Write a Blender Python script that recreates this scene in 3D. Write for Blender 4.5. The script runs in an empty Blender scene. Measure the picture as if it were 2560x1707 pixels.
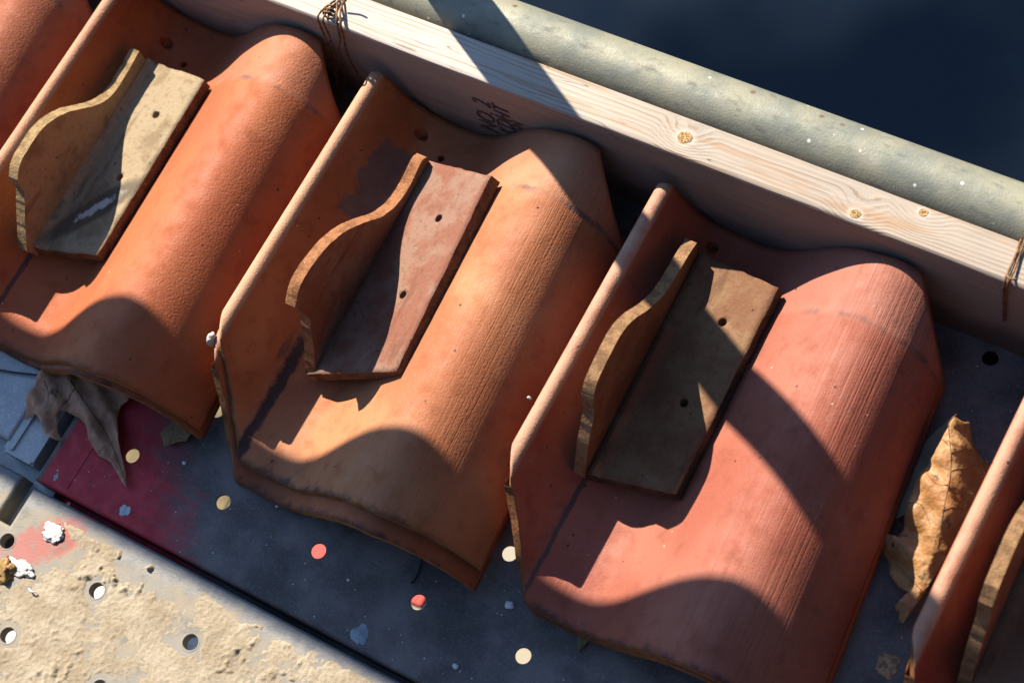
import bpy, bmesh, math, random
from mathutils import Vector, Matrix, noise
from mathutils.geometry import tessellate_polygon
random.seed(7)
SC = bpy.context.scene
COL = SC.collection

# ------------------------------------------------------------------ camera
cam_d = bpy.data.cameras.new('camera'); cam = bpy.data.objects.new('camera', cam_d); COL.objects.link(cam)
RX = Vector((0.85126, 0.47940, -0.21338)); RY = Vector((0.37406, -0.83956, -0.39397)); RZ = Vector((-0.36802, 0.25555, -0.89401))
m = Matrix((RX, -RY, -RZ)).transposed().to_4x4()
m.translation = Vector((0.64403, -0.44722, 1.56452))
cam.matrix_world = m
cam_d.lens = 65; cam_d.sensor_width = 36; cam_d.clip_start = 0.05; cam_d.clip_end = 200
cam_d.dof.use_dof = True; cam_d.dof.focus_distance = 1.70; cam_d.dof.aperture_fstop = 5.6
SC.camera = cam

# ------------------------------------------------------------------ light
SUN = Vector((0.6631, -0.3726, -0.6494)).normalized()          # direction the light travels
w = bpy.data.worlds.new('World'); SC.world = w; w.use_nodes = True
wn = w.node_tree.nodes; wl = w.node_tree.links
sky = wn.new('ShaderNodeTexSky'); sky.sky_type = 'NISHITA'; sky.sun_disc = False
sky.sun_elevation = math.radians(40.5); sky.sun_rotation = math.radians(299.3)
sky.air_density = 1.0; sky.dust_density = 0.2; sky.ozone_density = 3.0
tint = wn.new('ShaderNodeMix'); tint.data_type = 'RGBA'; tint.blend_type = 'MULTIPLY'; tint.inputs['Factor'].default_value = 1.0
tint.inputs[7].default_value = (0.90, 1.0, 1.08, 1)
wl.new(sky.outputs['Color'], tint.inputs[6]); wl.new(tint.outputs[2], wn['Background'].inputs['Color']); wn['Background'].inputs['Strength'].default_value = 0.095
sl = bpy.data.lights.new('sun', 'SUN'); sl.energy = 5.0; sl.angle = math.radians(0.53); sl.color = (1.0, 0.91, 0.78)
sun = bpy.data.objects.new('sun', sl); COL.objects.link(sun); sun.location = (-3, 2, 4)
sun.rotation_euler = SUN.to_track_quat('-Z', 'Y').to_euler()
SC.view_settings.view_transform = 'Standard'; SC.view_settings.look = 'None'
SC.view_settings.exposure = 1.48; SC.view_settings.gamma = 1.0
SC.cycles.max_bounces = 8; SC.cycles.diffuse_bounces = 2

# ------------------------------------------------------------------ helpers
def tag(o, label=None, cat=None, group=None, kind=None):
    if label: o['label'] = label
    if cat: o['category'] = cat
    if group: o['group'] = group
    if kind: o['kind'] = kind
    return o

def mesh_obj(name, verts, faces, mat=None, parent=None, smooth=False, loc=(0, 0, 0)):
    me = bpy.data.meshes.new(name); me.from_pydata([tuple(v) for v in verts], [], faces); me.validate(); me.update()
    bm = bmesh.new(); bm.from_mesh(me); bmesh.ops.recalc_face_normals(bm, faces=bm.faces); bm.to_mesh(me); bm.free()
    o = bpy.data.objects.new(name, me); COL.objects.link(o); o.location = loc
    if mat: me.materials.append(mat)
    if smooth:
        for p in me.polygons: p.use_smooth = True
    if parent: o.parent = parent
    return o

def box_bm(bm, lo, hi):
    r = bmesh.ops.create_cube(bm, size=1.0)
    for v in r['verts']:
        v.co = Vector([lo[i] + (v.co[i] + 0.5) * (hi[i] - lo[i]) for i in range(3)])
    return r['verts']

def bm_obj(name, bm, mat=None, parent=None, smooth=False, loc=(0, 0, 0)):
    me = bpy.data.meshes.new(name); bm.to_mesh(me); bm.free()
    o = bpy.data.objects.new(name, me); COL.objects.link(o); o.location = loc
    if mat: me.materials.append(mat)
    if smooth:
        for p in me.polygons: p.use_smooth = True
    if parent: o.parent = parent
    return o

def smooth_path(pts, n=6):
    pts = [Vector(p) for p in pts]; out = []
    for i in range(len(pts) - 1):
        p0 = pts[max(i - 1, 0)]; p1 = pts[i]; p2 = pts[i + 1]; p3 = pts[min(i + 2, len(pts) - 1)]
        for k in range(n):
            t = k / n
            out.append(0.5 * ((2 * p1) + (-p0 + p2) * t + (2 * p0 - 5 * p1 + 4 * p2 - p3) * t * t + (-p0 + 3 * p1 - 3 * p2 + p3) * t ** 3))
    out.append(pts[-1]); return out

def tube(pts, r, seg=8, n=6, verts=None, faces=None, taper=None):
    path = smooth_path(pts, n) if n else [Vector(p) for p in pts]
    V = verts if verts is not None else []; F = faces if faces is not None else []
    base = len(V); up = Vector((0.13, 0.21, 0.97))
    for i, p in enumerate(path):
        d = (path[min(i + 1, len(path) - 1)] - path[max(i - 1, 0)]).normalized()
        a = d.cross(up)
        if a.length < 1e-3: a = d.cross(Vector((1, 0, 0)))
        a.normalize(); b = d.cross(a)
        rr = r * (taper(i / (len(path) - 1)) if taper else 1)
        for k in range(seg):
            an = 2 * math.pi * k / seg
            V.append(p + a * rr * math.cos(an) + b * rr * math.sin(an))
    for i in range(len(path) - 1):
        for k in range(seg):
            F.append((base + i * seg + k, base + i * seg + (k + 1) % seg, base + (i + 1) * seg + (k + 1) % seg, base + (i + 1) * seg + k))
    F.append(tuple(base + k for k in range(seg))[::-1]); F.append(tuple(base + (len(path) - 1) * seg + k for k in range(seg)))
    return V, F

def fbm(x, y, z=0.0, oct=4):
    return noise.fractal(Vector((x, y, z)), 0.9, 2.1, oct)

# ------------------------------------------------------------------ material helper
class M:
    def __init__(s, name):
        s.m = bpy.data.materials.new(name); s.m.use_nodes = True
        s.n = s.m.node_tree.nodes; s.l = s.m.node_tree.links
        s.b = s.n['Principled BSDF']; s.tc = s.n.new('ShaderNodeTexCoord')
        s.P = s.tc.outputs['Object']
    def link(s, a, b): s.l.new(a, b)
    def _set(s, inp, v):
        if hasattr(v, 'is_output'): s.l.new(v, inp)
        else: inp.default_value = v
    def map(s, scale=(1, 1, 1), loc=(0, 0, 0), rot=(0, 0, 0), vec=None):
        n = s.n.new('ShaderNodeMapping'); s._set(n.inputs['Vector'], vec or s.P)
        n.inputs['Scale'].default_value = scale; n.inputs['Location'].default_value = loc; n.inputs['Rotation'].default_value = rot
        return n.outputs[0]
    def noise(s, scale, detail=4, rough=0.55, vec=None, dist=0.0):
        n = s.n.new('ShaderNodeTexNoise'); s._set(n.inputs['Vector'], vec or s.P)
        n.inputs['Scale'].default_value = scale; n.inputs['Detail'].default_value = detail
        n.inputs['Roughness'].default_value = rough; n.inputs['Distortion'].default_value = dist
        return n.outputs['Fac']
    def voro(s, scale, vec=None, out='Distance', rand=1.0):
        n = s.n.new('ShaderNodeTexVoronoi'); s._set(n.inputs['Vector'], vec or s.P)
        n.inputs['Scale'].default_value = scale; n.inputs['Randomness'].default_value = rand
        return n.outputs[out]
    def math(s, op, a, b=0.0, c=0.0, clamp=False):
        n = s.n.new('ShaderNodeMath'); n.operation = op; n.use_clamp = clamp
        s._set(n.inputs[0], a); s._set(n.inputs[1], b); s._set(n.inputs[2], c)
        return n.outputs[0]
    def step(s, v, lo, hi, a=0.0, b=1.0):
        n = s.n.new('ShaderNodeMapRange'); n.interpolation_type = 'SMOOTHSTEP'
        s._set(n.inputs['Value'], v); n.inputs['From Min'].default_value = lo; n.inputs['From Max'].default_value = hi
        n.inputs['To Min'].default_value = a; n.inputs['To Max'].default_value = b
        return n.outputs[0]
    def mix(s, f, a, b, mode='MIX'):
        n = s.n.new('ShaderNodeMix'); n.data_type = 'RGBA'; n.blend_type = mode; n.clamp_factor = True
        s._set(n.inputs['Factor'], f)
        for k, v in ((6, a), (7, b)):
            if isinstance(v, tuple): v = (*v[:3], 1)
            s._set(n.inputs[k], v)
        return n.outputs[2]
    def xyz(s, vec=None):
        n = s.n.new('ShaderNodeSeparateXYZ'); s._set(n.inputs[0], vec or s.P); return n.outputs
    def comb(s, x, y, z):
        n = s.n.new('ShaderNodeCombineXYZ')
        for k, v in enumerate((x, y, z)): s._set(n.inputs[k], v)
        return n.outputs[0]
    def bump(s, h, strength=0.5, dist=0.001, prev=None):
        n = s.n.new('ShaderNodeBump'); s._set(n.inputs['Height'], h)
        n.inputs['Strength'].default_value = strength; n.inputs['Distance'].default_value = dist
        if prev: s.l.new(prev, n.inputs['Normal'])
        return n.outputs[0]
    def done(s, color, rough=0.7, normal=None, metal=0.0, spec=0.3):
        if isinstance(color, tuple): color = (*color[:3], 1)
        s._set(s.b.inputs['Base Color'], color); s._set(s.b.inputs['Roughness'], rough)
        s._set(s.b.inputs['Metallic'], metal); s.b.inputs['Specular IOR Level'].default_value = spec
        if normal: s.l.new(normal, s.b.inputs['Normal'])
        return s.m

def terracotta(name, base, pale, dark, streak=0.0, grain=1.0, seed=0.0, soot=1.0, spots=1.0, crease=None, smear=False):
    t = M(name); P = t.map(loc=(seed, seed * 0.7, 0))
    x, y, z = t.xyz()[:3]
    big = t.noise(9, 3, 0.5, P); mid = t.noise(55, 5, 0.6, P); fine = t.noise(520, 3, 0.7, P)
    c = t.mix(t.step(big, 0.38, 0.66), base, pale)
    c = t.mix(t.step(mid, 0.5, 0.72, 0, 0.45), c, tuple(v * 0.62 for v in base))
    c = t.mix(t.step(fine, 0.55, 0.75, 0, 0.28), c, tuple(min(1, v * 1.35) for v in pale))
    c = t.mix(t.step(fine, 0.42, 0.25, 0, 0.35), c, tuple(v * 0.45 for v in base))
    # headlap band and its dirt line
    hl = t.step(t.math('ADD', y, t.math('MULTIPLY', mid, 0.008)), 0.106, 0.115)
    hl = t.math('MULTIPLY', hl, t.step(x, 0.11, 0.16))
    c = t.mix(t.math('MULTIPLY', hl, 0.16), c, tuple(0.5 * a + 0.5 * b for a, b in zip(pale, (0.5, 0.36, 0.28))))
    line = t.math('MULTIPLY', t.step(t.math('ABSOLUTE', t.math('SUBTRACT', y, t.math('ADD', 0.1045, t.math('MULTIPLY', mid, 0.007)))), 0.005, 0.001), t.step(t.noise(26, 3, 0.6, P), 0.45, 0.62, 0, 0.7))
    line = t.math('MULTIPLY', line, t.step(x, 0.15, 0.2))
    c = t.mix(line, c, (0.03, 0.026, 0.03))
    # soot along the broken lower edge and drifting stains in the pan
    ed = t.math('ADD', y, t.math('MULTIPLY', t.noise(70, 4, 0.7, P), -0.03))
    c = t.mix(t.step(ed, -0.228, -0.239, 0, 0.85 * soot), c, (0.03, 0.022, 0.02))
    st = t.math('MULTIPLY', t.step(t.noise(30, 5, 0.65, t.map((1, 0.25, 1), (seed, 0, 0))), 0.56, 0.7), t.step(t.math('ABSOLUTE', t.math('SUBTRACT', x, 0.052)), 0.018, 0.004))
    c = t.mix(t.math('MULTIPLY', st, 0.75 * soot), c, (0.035, 0.028, 0.03))
    # pale dust and wear on the raised lip, plus its sunlit strip painted lighter
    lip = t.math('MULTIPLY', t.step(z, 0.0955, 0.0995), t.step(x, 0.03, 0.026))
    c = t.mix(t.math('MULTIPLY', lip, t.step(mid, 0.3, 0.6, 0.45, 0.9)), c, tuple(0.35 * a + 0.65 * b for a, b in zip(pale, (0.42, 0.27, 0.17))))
    bloom = t.math('MULTIPLY', t.step(t.noise(17, 6, 0.7, P), 0.58, 0.75), t.step(fine, 0.4, 0.6))
    c = t.mix(t.math('MULTIPLY', bloom, 0.30), c, (0.36, 0.25, 0.19))
    if crease:
        cx, cw, ck, ccol = crease
        wob = t.math('ADD', t.math('MULTIPLY', t.math('SUBTRACT', t.noise(45, 5, 0.7, P), 0.5), cw * 2.2), 0.0)
        dd = t.math('ABSOLUTE', t.math('ADD', t.math('SUBTRACT', x, cx), wob))
        cm = t.math('MULTIPLY', t.step(dd, cw, cw * 0.45), t.step(t.math('ADD', y, t.math('MULTIPLY', wob, 3.0)), -0.06, -0.085))
        c = t.mix(t.math('MULTIPLY', cm, ck), c, ccol)
    if smear:
        sn = t.math('MULTIPLY', t.math('SUBTRACT', t.noise(60, 5, 0.7, P), 0.5), 0.02)
        sx = t.step(t.math('ABSOLUTE', t.math('ADD', t.math('SUBTRACT', x, 0.048), sn)), 0.0125, 0.0095)
        sy = t.step(t.math('ABSOLUTE', t.math('ADD', t.math('SUBTRACT', y, 0.080), sn)), 0.046, 0.042)
        c = t.mix(t.math('MULTIPLY', t.math('MULTIPLY', sx, sy), 0.8), c, t.mix(mid, (0.10, 0.095, 0.088), (0.055, 0.05, 0.048)))
    # pits
    vd = t.voro(95, P); vc = t.voro(95, P, 'Color')
    pick = t.step(t.xyz(vc)[0], 0.955 - 0.02 * spots, 0.956)
    pit = t.math('MULTIPLY', t.step(t.math('ADD', vd, t.math('MULTIPLY', t.math('SUBTRACT', fine, 0.5), 0.3)), 0.13, 0.08), pick)
    c = t.mix(pit, c, (0.02, 0.015, 0.015))
    vd2 = t.voro(140, P); pick2 = t.step(t.xyz(t.voro(140, P, 'Color'))[1], 0.988, 0.989)
    c = t.mix(t.math('MULTIPLY', t.step(t.math('ADD', vd2, t.math('MULTIPLY', t.math('SUBTRACT', fine, 0.5), 0.25)), 0.11, 0.07), pick2), c, (0.55, 0.45, 0.36))
    h = t.math('ADD', t.math('MULTIPLY', t.noise(560, 2, 0.8, P), 0.75), t.math('MULTIPLY', t.math('SUBTRACT', 1.0, t.voro(420, P)), 0.42))
    nrm = t.bump(h, 0.45 * grain, 0.0011)
    if streak:
        sv = t.comb(t.math('SUBTRACT', x, t.math('MULTIPLY', y, -0.05)), t.math('MULTIPLY', y, 0.012), 0.0)
        s1 = t.noise(1000, 2, 0.7, sv); s2 = t.noise(260, 3, 0.6, sv)
        mask = t.math('MULTIPLY', t.step(x, 0.185, 0.225), t.step(x, 0.33, 0.29))
        mask2 = t.math('MULTIPLY', t.step(x, 0.06, 0.075), t.step(x, 0.115, 0.1))
        mask = t.math('MAXIMUM', mask, t.math('MULTIPLY', mask2, 0.6))
        gn = t.noise(330, 1, 0.5, sv); gv = t.step(t.math('ABSOLUTE', t.math('SUBTRACT', gn, 0.5)), 0.05, 0.0)
        gn2 = t.noise(120, 1, 0.5, sv); gv2 = t.step(t.math('ABSOLUTE', t.math('SUBTRACT', gn2, 0.5)), 0.035, 0.0)
        brk = t.step(t.noise(22, 3, 0.6, P), 0.35, 0.6)
        lines = t.math('MULTIPLY', t.math('SUBTRACT', t.math('MULTIPLY', t.math('ADD', s1, s2), 0.7), t.math('MULTIPLY', t.math('ADD', t.math('MULTIPLY', gv, brk), gv2), 0.7)), mask)
        nrm = t.bump(lines, 0.8 * streak, 0.0009, nrm)
        c = t.mix(t.math('MULTIPLY', t.step(s2, 0.5, 0.6, 0, 0.3 * streak), mask), c, tuple(v * 0.7 for v in base))
    nrm = t.bump(t.math('SUBTRACT', 1.0, pit), 0.6, 0.001, nrm)
    return t.done(c, t.step(mid, 0.3, 0.7, 0.6, 0.8), nrm, spec=0.3)

def clay_dusty(name, base, dust, amt, seed=0.0, damp=False):
    t = M(name); P = t.map(loc=(seed, 0.3 * seed, 0))
    n1 = t.noise(26, 5, 0.6, P); n2 = t.noise(180, 4, 0.65, P); n3 = t.noise(700, 2, 0.6, P)
    c = t.mix(t.step(n1, 0.62 - amt * 0.4, 0.78 - amt * 0.4), base, dust)
    c = t.mix(t.step(n2, 0.5, 0.7, 0, 0.5), c, tuple(v * 0.6 for v in base))
    c = t.mix(t.step(n3, 0.5, 0.75, 0, 0.3), c, tuple(min(1, v * 1.3) for v in dust))
    sm = t.noise(40, 4, 0.6, t.map((1, 0.18, 1), (seed * 2, 0, 0)))
    c = t.mix(t.step(sm, 0.57, 0.68, 0, 0.6), c, tuple(v * 0.45 for v in base))
    vd = t.voro(150, P); pk = t.step(t.xyz(t.voro(150, P, 'Color'))[0], 0.95, 0.951)
    pit = t.math('MULTIPLY', t.step(vd, 0.2, 0.1), pk)
    c = t.mix(pit, c, (0.03, 0.025, 0.02))
    rough = 0.85
    if damp:
        x, y, z = t.xyz()[:3]
        d = t.math('ADD', t.math('MULTIPLY', t.math('ADD', x, t.math('MULTIPLY', y, -0.75)), 1.0), 0.0)
        dx = t.math('DIVIDE', t.math('SUBTRACT', d, 0.158), 0.010)
        dy = t.math('DIVIDE', t.math('SUBTRACT', t.math('ADD', y, t.math('MULTIPLY', x, 0.75)), 0.018), 0.045)
        dd = t.math('ADD', t.math('ADD', t.math('MULTIPLY', dx, dx), t.math('MULTIPLY', dy, dy)), t.math('MULTIPLY', t.math('SUBTRACT', n2, 0.5), 1.6))
        c = t.mix(t.step(t.math('MULTIPLY', dd, 0.45), 1.8, 0.6, 0, 0.75), c, (0.045, 0.038, 0.03))
        c = t.mix(t.step(t.math('ADD', dd, t.math('MULTIPLY', t.math('SUBTRACT', n1, 0.5), 1.5)), 0.45, 0.1, 0, 0.9), c, (0.42, 0.40, 0.36))
        rough = t.step(dd, 1.6, 0.6, 0.85, 0.35)
    h = t.math('ADD', t.math('MULTIPLY', t.noise(380, 4, 0.65, P), 0.7), t.math('MULTIPLY', n2, 0.9))
    nrm = t.bump(h, 0.6, 0.0013); nrm = t.bump(t.math('SUBTRACT', 1.0, pit), 0.6, 0.001, nrm)
    return t.done(c, rough, nrm, spec=0.2)

def clay_edge(name, col):
    t = M(name)
    n1 = t.noise(90, 5, 0.65); n2 = t.noise(420, 4, 0.7)
    c = t.mix(t.step(n1, 0.42, 0.62), col, tuple(v * 0.6 for v in col))
    c = t.mix(t.step(n2, 0.64, 0.74, 0, 0.7), c, (0.06, 0.04, 0.028))
    c = t.mix(t.step(n2, 0.38, 0.28, 0, 0.5), c, (0.75, 0.6, 0.42))
    return t.done(c, 0.9, t.bump(n2, 0.9, 0.0016), spec=0.15)

def timber():
    t = M('weathered_timber'); x, y, z = t.xyz()[:3]
    g = t.math('ADD', t.math('MULTIPLY', y, 1.0), t.math('MULTIPLY', z, 0.8))
    top = t.step(z, 0.137, 0.139)
    knots = None; core = None; ring = None
    for kx, ky, r in ((0.1045, 0.1953, 0.0068), (0.2735, 0.185, 0.0048), (0.3249, 0.2081, 0.0040)):
        dx = t.math('DIVIDE', t.math('SUBTRACT', x, kx), 1.15); dy = t.math('SUBTRACT', y, ky)
        wob = t.math('MULTIPLY', t.math('SUBTRACT', t.noise(260, 3, 0.6), 0.5), r * 0.7)
        d = t.math('ADD', t.math('SQRT', t.math('ADD', t.math('MULTIPLY', dx, dx), t.math('MULTIPLY', dy, dy))), wob)
        cr = t.math('MULTIPLY', t.step(d, r, r * 0.75), top); rg = t.math('MULTIPLY', t.step(d, r * 1.75, r * 0.95, 0.0, 0.75), top)
        bulge = t.math('MULTIPLY', t.step(d, 0.03, 0.004, 0, 0.012), top)
        core = cr if core is None else t.math('MAXIMUM', core, cr)
        ring = rg if ring is None else t.math('MAXIMUM', ring, rg)
        knots = bulge if knots is None else t.math('MAXIMUM', knots, bulge)
    warp = t.noise(1.0, 4, 0.5, t.map((5.5, 26, 26)))
    gg = t.math('ADD', t.math('ADD', g, t.math('MULTIPLY', warp, 0.014)), knots)
    rings = t.math('SINE', t.math('MULTIPLY', gg, 2 * math.pi * 230))
    fib = t.noise(1.0, 5, 0.65, t.map((14, 420, 420))); fib2 = t.noise(1.0, 4, 0.6, t.map((5, 90, 90)))
    late = t.math('MULTIPLY', t.step(rings, 0.45, 0.98), t.step(fib2, 0.36, 0.6))
    c = t.mix(t.step(t.noise(14, 4, 0.6), 0.4, 0.65), (0.42, 0.365, 0.305), (0.38, 0.345, 0.30))
    c = t.mix(t.step(t.noise(1.0, 3, 0.5, t.map((6, 40, 40), (3, 0, 0))), 0.6, 0.72, 0, 0.55), c, (0.38, 0.22, 0.105))
    c = t.mix(t.math('MULTIPLY', late, 0.7), c, (0.25, 0.145, 0.08))
    c = t.mix(t.step(fib, 0.55, 0.75, 0, 0.35), c, (0.24, 0.20, 0.17))
    c = t.mix(t.step(fib, 0.45, 0.3, 0, 0.4), c, (0.56, 0.52, 0.47))
    crack = t.math('MULTIPLY', t.step(t.math('ABSOLUTE', t.math('SUBTRACT', t.noise(1.0, 2, 0.5, t.map((4, 60, 60), (9, 0, 0))), 0.5)), 0.006, 0.002), t.step(t.noise(7, 2, 0.5), 0.55, 0.62))
    c = t.mix(t.math('MULTIPLY', crack, 0.7), c, (0.08, 0.06, 0.045))
    # left part scrubbed pale, right part greyer with tan streaks
    age = t.step(t.math('ADD', x, t.math('MULTIPLY', t.noise(9, 3, 0.5), 0.12)), -0.10, 0.22, 0.0, 1.0)
    c = t.mix(t.math('MULTIPLY', age, 0.75), c, t.mix(1.0, c, (0.62, 0.58, 0.54), 'MULTIPLY'))
    tan = t.step(t.noise(1.0, 4, 0.6, t.map((5, 130, 130), (7, 0, 0))), 0.57, 0.66, 0, 0.6)
    c = t.mix(tan, c, (0.27, 0.165, 0.085))
    # shade on the face towards the tiles is painted in, darker than the top
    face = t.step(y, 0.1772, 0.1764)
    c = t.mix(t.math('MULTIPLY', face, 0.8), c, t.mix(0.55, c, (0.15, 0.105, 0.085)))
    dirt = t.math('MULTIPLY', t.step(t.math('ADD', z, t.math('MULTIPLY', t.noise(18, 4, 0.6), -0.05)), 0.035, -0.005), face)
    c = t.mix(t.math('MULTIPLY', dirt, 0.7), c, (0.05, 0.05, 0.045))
    c = t.mix(t.math('MULTIPLY', ring, 0.7), c, (0.40, 0.365, 0.315))
    kn = t.noise(520, 3, 0.7)
    c = t.mix(core, c, t.mix(t.step(kn, 0.42, 0.6), (0.45, 0.27, 0.11), (0.09, 0.055, 0.025)))
    h = t.math('ADD', t.math('MULTIPLY', fib, 0.6), t.math('MULTIPLY', rings, 0.25))
    nrm = t.bump(h, 0.5, 0.0008); nrm = t.bump(t.math('MULTIPLY', core, kn), 0.9, 0.002, nrm)
    return t.done(c, 0.8, nrm, spec=0.2)

def steel_deck(name, base, dust, red=None, speck=0.5, rough=0.5, metal=0.25):
    t = M(name); x, y, z = t.xyz()[:3]
    n1 = t.noise(14, 5, 0.6); n2 = t.noise(60, 5, 0.65); n3 = t.noise(420, 3, 0.7)
    c = t.mix(t.step(t.math('ADD', n1, t.math('MULTIPLY', n2, 0.4)), 0.55, 0.9), base, dust)
    c = t.mix(t.step(n3, 0.5, 0.72, 0, 0.35), c, tuple(min(1, v * 1.9) for v in dust))
    sc = t.noise(1.0, 3, 0.6, t.map((30, 300, 30), rot=(0, 0, 0.6)))
    c = t.mix(t.math('MULTIPLY', t.step(sc, 0.66, 0.72), t.step(n1, 0.45, 0.6, 0, 0.5)), c, tuple(min(1, v * 1.7) for v in dust))
    if red:
        e = red(t, x, y, n1, n2)
        flake = t.step(t.noise(85, 4, 0.6), 0.64, 0.68)
        c = t.mix(t.math('MULTIPLY', e, t.math('SUBTRACT', 1.0, flake)), c, t.mix(n2, (0.46, 0.022, 0.030), (0.30, 0.024, 0.034)))
    vd = t.voro(230); pk = t.step(t.xyz(t.voro(230, out='Color'))[0], 1.0 - 0.12 * speck, 1.001 - 0.12 * speck)
    sz = t.xyz(t.voro(230, out='Color'))[1]
    sp = t.math('MULTIPLY', t.step(t.math('DIVIDE', vd, t.math('ADD', sz, 0.3)), 0.2, 0.1), pk)
    c = t.mix(t.math('MULTIPLY', sp, 0.75), c, (0.55, 0.55, 0.56))
    return t.done(c, t.step(n2, 0.35, 0.65, rough, rough + 0.25), t.bump(t.math('ADD', n3, n2), 0.35, 0.0006), metal, 0.4)

def simple(name, col, rough=0.7, metal=0.0, var=0.25, scale=60, bump=0.3, spec=0.3):
    t = M(name); n = t.noise(scale, 5, 0.6); n2 = t.noise(scale * 6, 3, 0.6)
    c = t.mix(t.step(n, 0.35, 0.65), tuple(v * (1 - var) for v in col), tuple(min(1, v * (1 + var)) for v in col))
    return t.done(c, rough, t.bump(n2, bump, 0.001), metal, spec)

# ------------------------------------------------------------------ ground far below, and an unseen wall added to shade it
t = M('asphalt'); n1 = t.noise(0.9, 3, 0.5); n2 = t.noise(3.0, 4, 0.6)
c = t.mix(t.step(n1, 0.35, 0.65), (0.022, 0.034, 0.046), (0.130, 0.130, 0.120)); c = t.mix(t.step(n2, 0.5, 0.7, 0, 0.5), c, (0.045, 0.07, 0.095))
asphalt = t.done(c, 0.9, t.bump(t.noise(60, 4, 0.6), 0.5, 0.01))
GZ = -3.2
g = mesh_obj('ground', [(-60, -60, GZ), (60, -60, GZ), (60, 60, GZ), (-60, 60, GZ)], [(0, 1, 2, 3)], asphalt); tag(g, kind='structure')
bm = bmesh.new(); box_bm(bm, (-14, 4.3, GZ), (12, 4.6, 2.9)); box_bm(bm, (-14.05, 4.24, 2.9), (12.05, 4.66, 2.98))
o = bm_obj('added_shade_wall', bm, simple('shade_wall_render', (0.30, 0.28, 0.25), 0.9, scale=8))
tag(o, 'unseen wall added beyond the scaffold to keep the ground below in shade', 'wall')

# unseen wall added behind the camera to cut sky fill
bm = bmesh.new(); box_bm(bm, (-6, -3.3, GZ), (8, -3.0, 2.6))
o = bm_obj('sky_block_wall', bm, simple('sky_block_dark', (0.06, 0.045, 0.04), 0.9, scale=12)); tag(o, 'dark wall added behind the camera, outside the frame, to block sky light', 'wall')
# unseen dark sheet added on the right: keeps sky light off that side
bm = bmesh.new(); box_bm(bm, (1.95, -2.2, -0.2), (1.956, 1.6, 4.2))
o = bm_obj('sky_block_sheet', bm, simple('sky_block_black', (0.012, 0.014, 0.014), 0.9)); tag(o, 'dark sheet added outside the frame on the right to block sky light', 'netting')

# lower platform seen through the deck holes
t = M('plywood'); c = t.mix(t.noise(1.0, 4, 0.6, t.map((4, 60, 4))), (0.27, 0.235, 0.175), (0.31, 0.28, 0.22)); ply = t.done(c, 0.8)
def sheet(name, pts, z0, z1, mat, label, cat):
    bm = bmesh.new(); lo = [bm.verts.new((x, y, z0)) for x, y in pts]; hi = [bm.verts.new((x, y, z1)) for x, y in pts]; n = len(pts)
    bm.faces.new(hi); bm.faces.new(lo[::-1])
    for k in range(n): bm.faces.new((lo[k], lo[(k + 1) % n], hi[(k + 1) % n], hi[k]))
    o = bm_obj(name, bm, mat); tag(o, label, cat); return o
sheet('plywood_sheet', [(-0.635, -0.30), (1.0, -0.30), (1.0, 0.36), (-0.635, 0.36)], -0.93, -0.90, ply, 'pale plywood sheet on the level below, seen only through the round deck holes', 'plywood')
sheet('shade_board', [(-1.7, -0.30), (-0.64, -0.30), (-0.64, 0.36), (-1.7, 0.36)], -0.93, -0.901, simple('shade_ply', (0.13, 0.10, 0.05), 0.8), 'board on the level below, coloured darker to stand for shade seen through the left holes', 'board')  # darker colour stands for the shade under the left holes
sheet('grey_board', [(-1.7, -0.95), (1.0, -0.95), (1.0, -0.31), (-1.7, -0.31)], -0.93, -0.902, simple('grey_ply', (0.62, 0.60, 0.55), 0.8), 'grey board in the shade below the sunlit front plank', 'board')
sheet('red_panel', [(-0.535, -0.175), (-0.29, -0.154), (-0.29, 0.10), (-0.535, 0.10)], -0.90, -0.894, simple('red_plastic', (0.50, 0.035, 0.028), 0.5, var=0.05), 'bright red panel below the deck glowing through two of the holes', 'panel')

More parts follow.
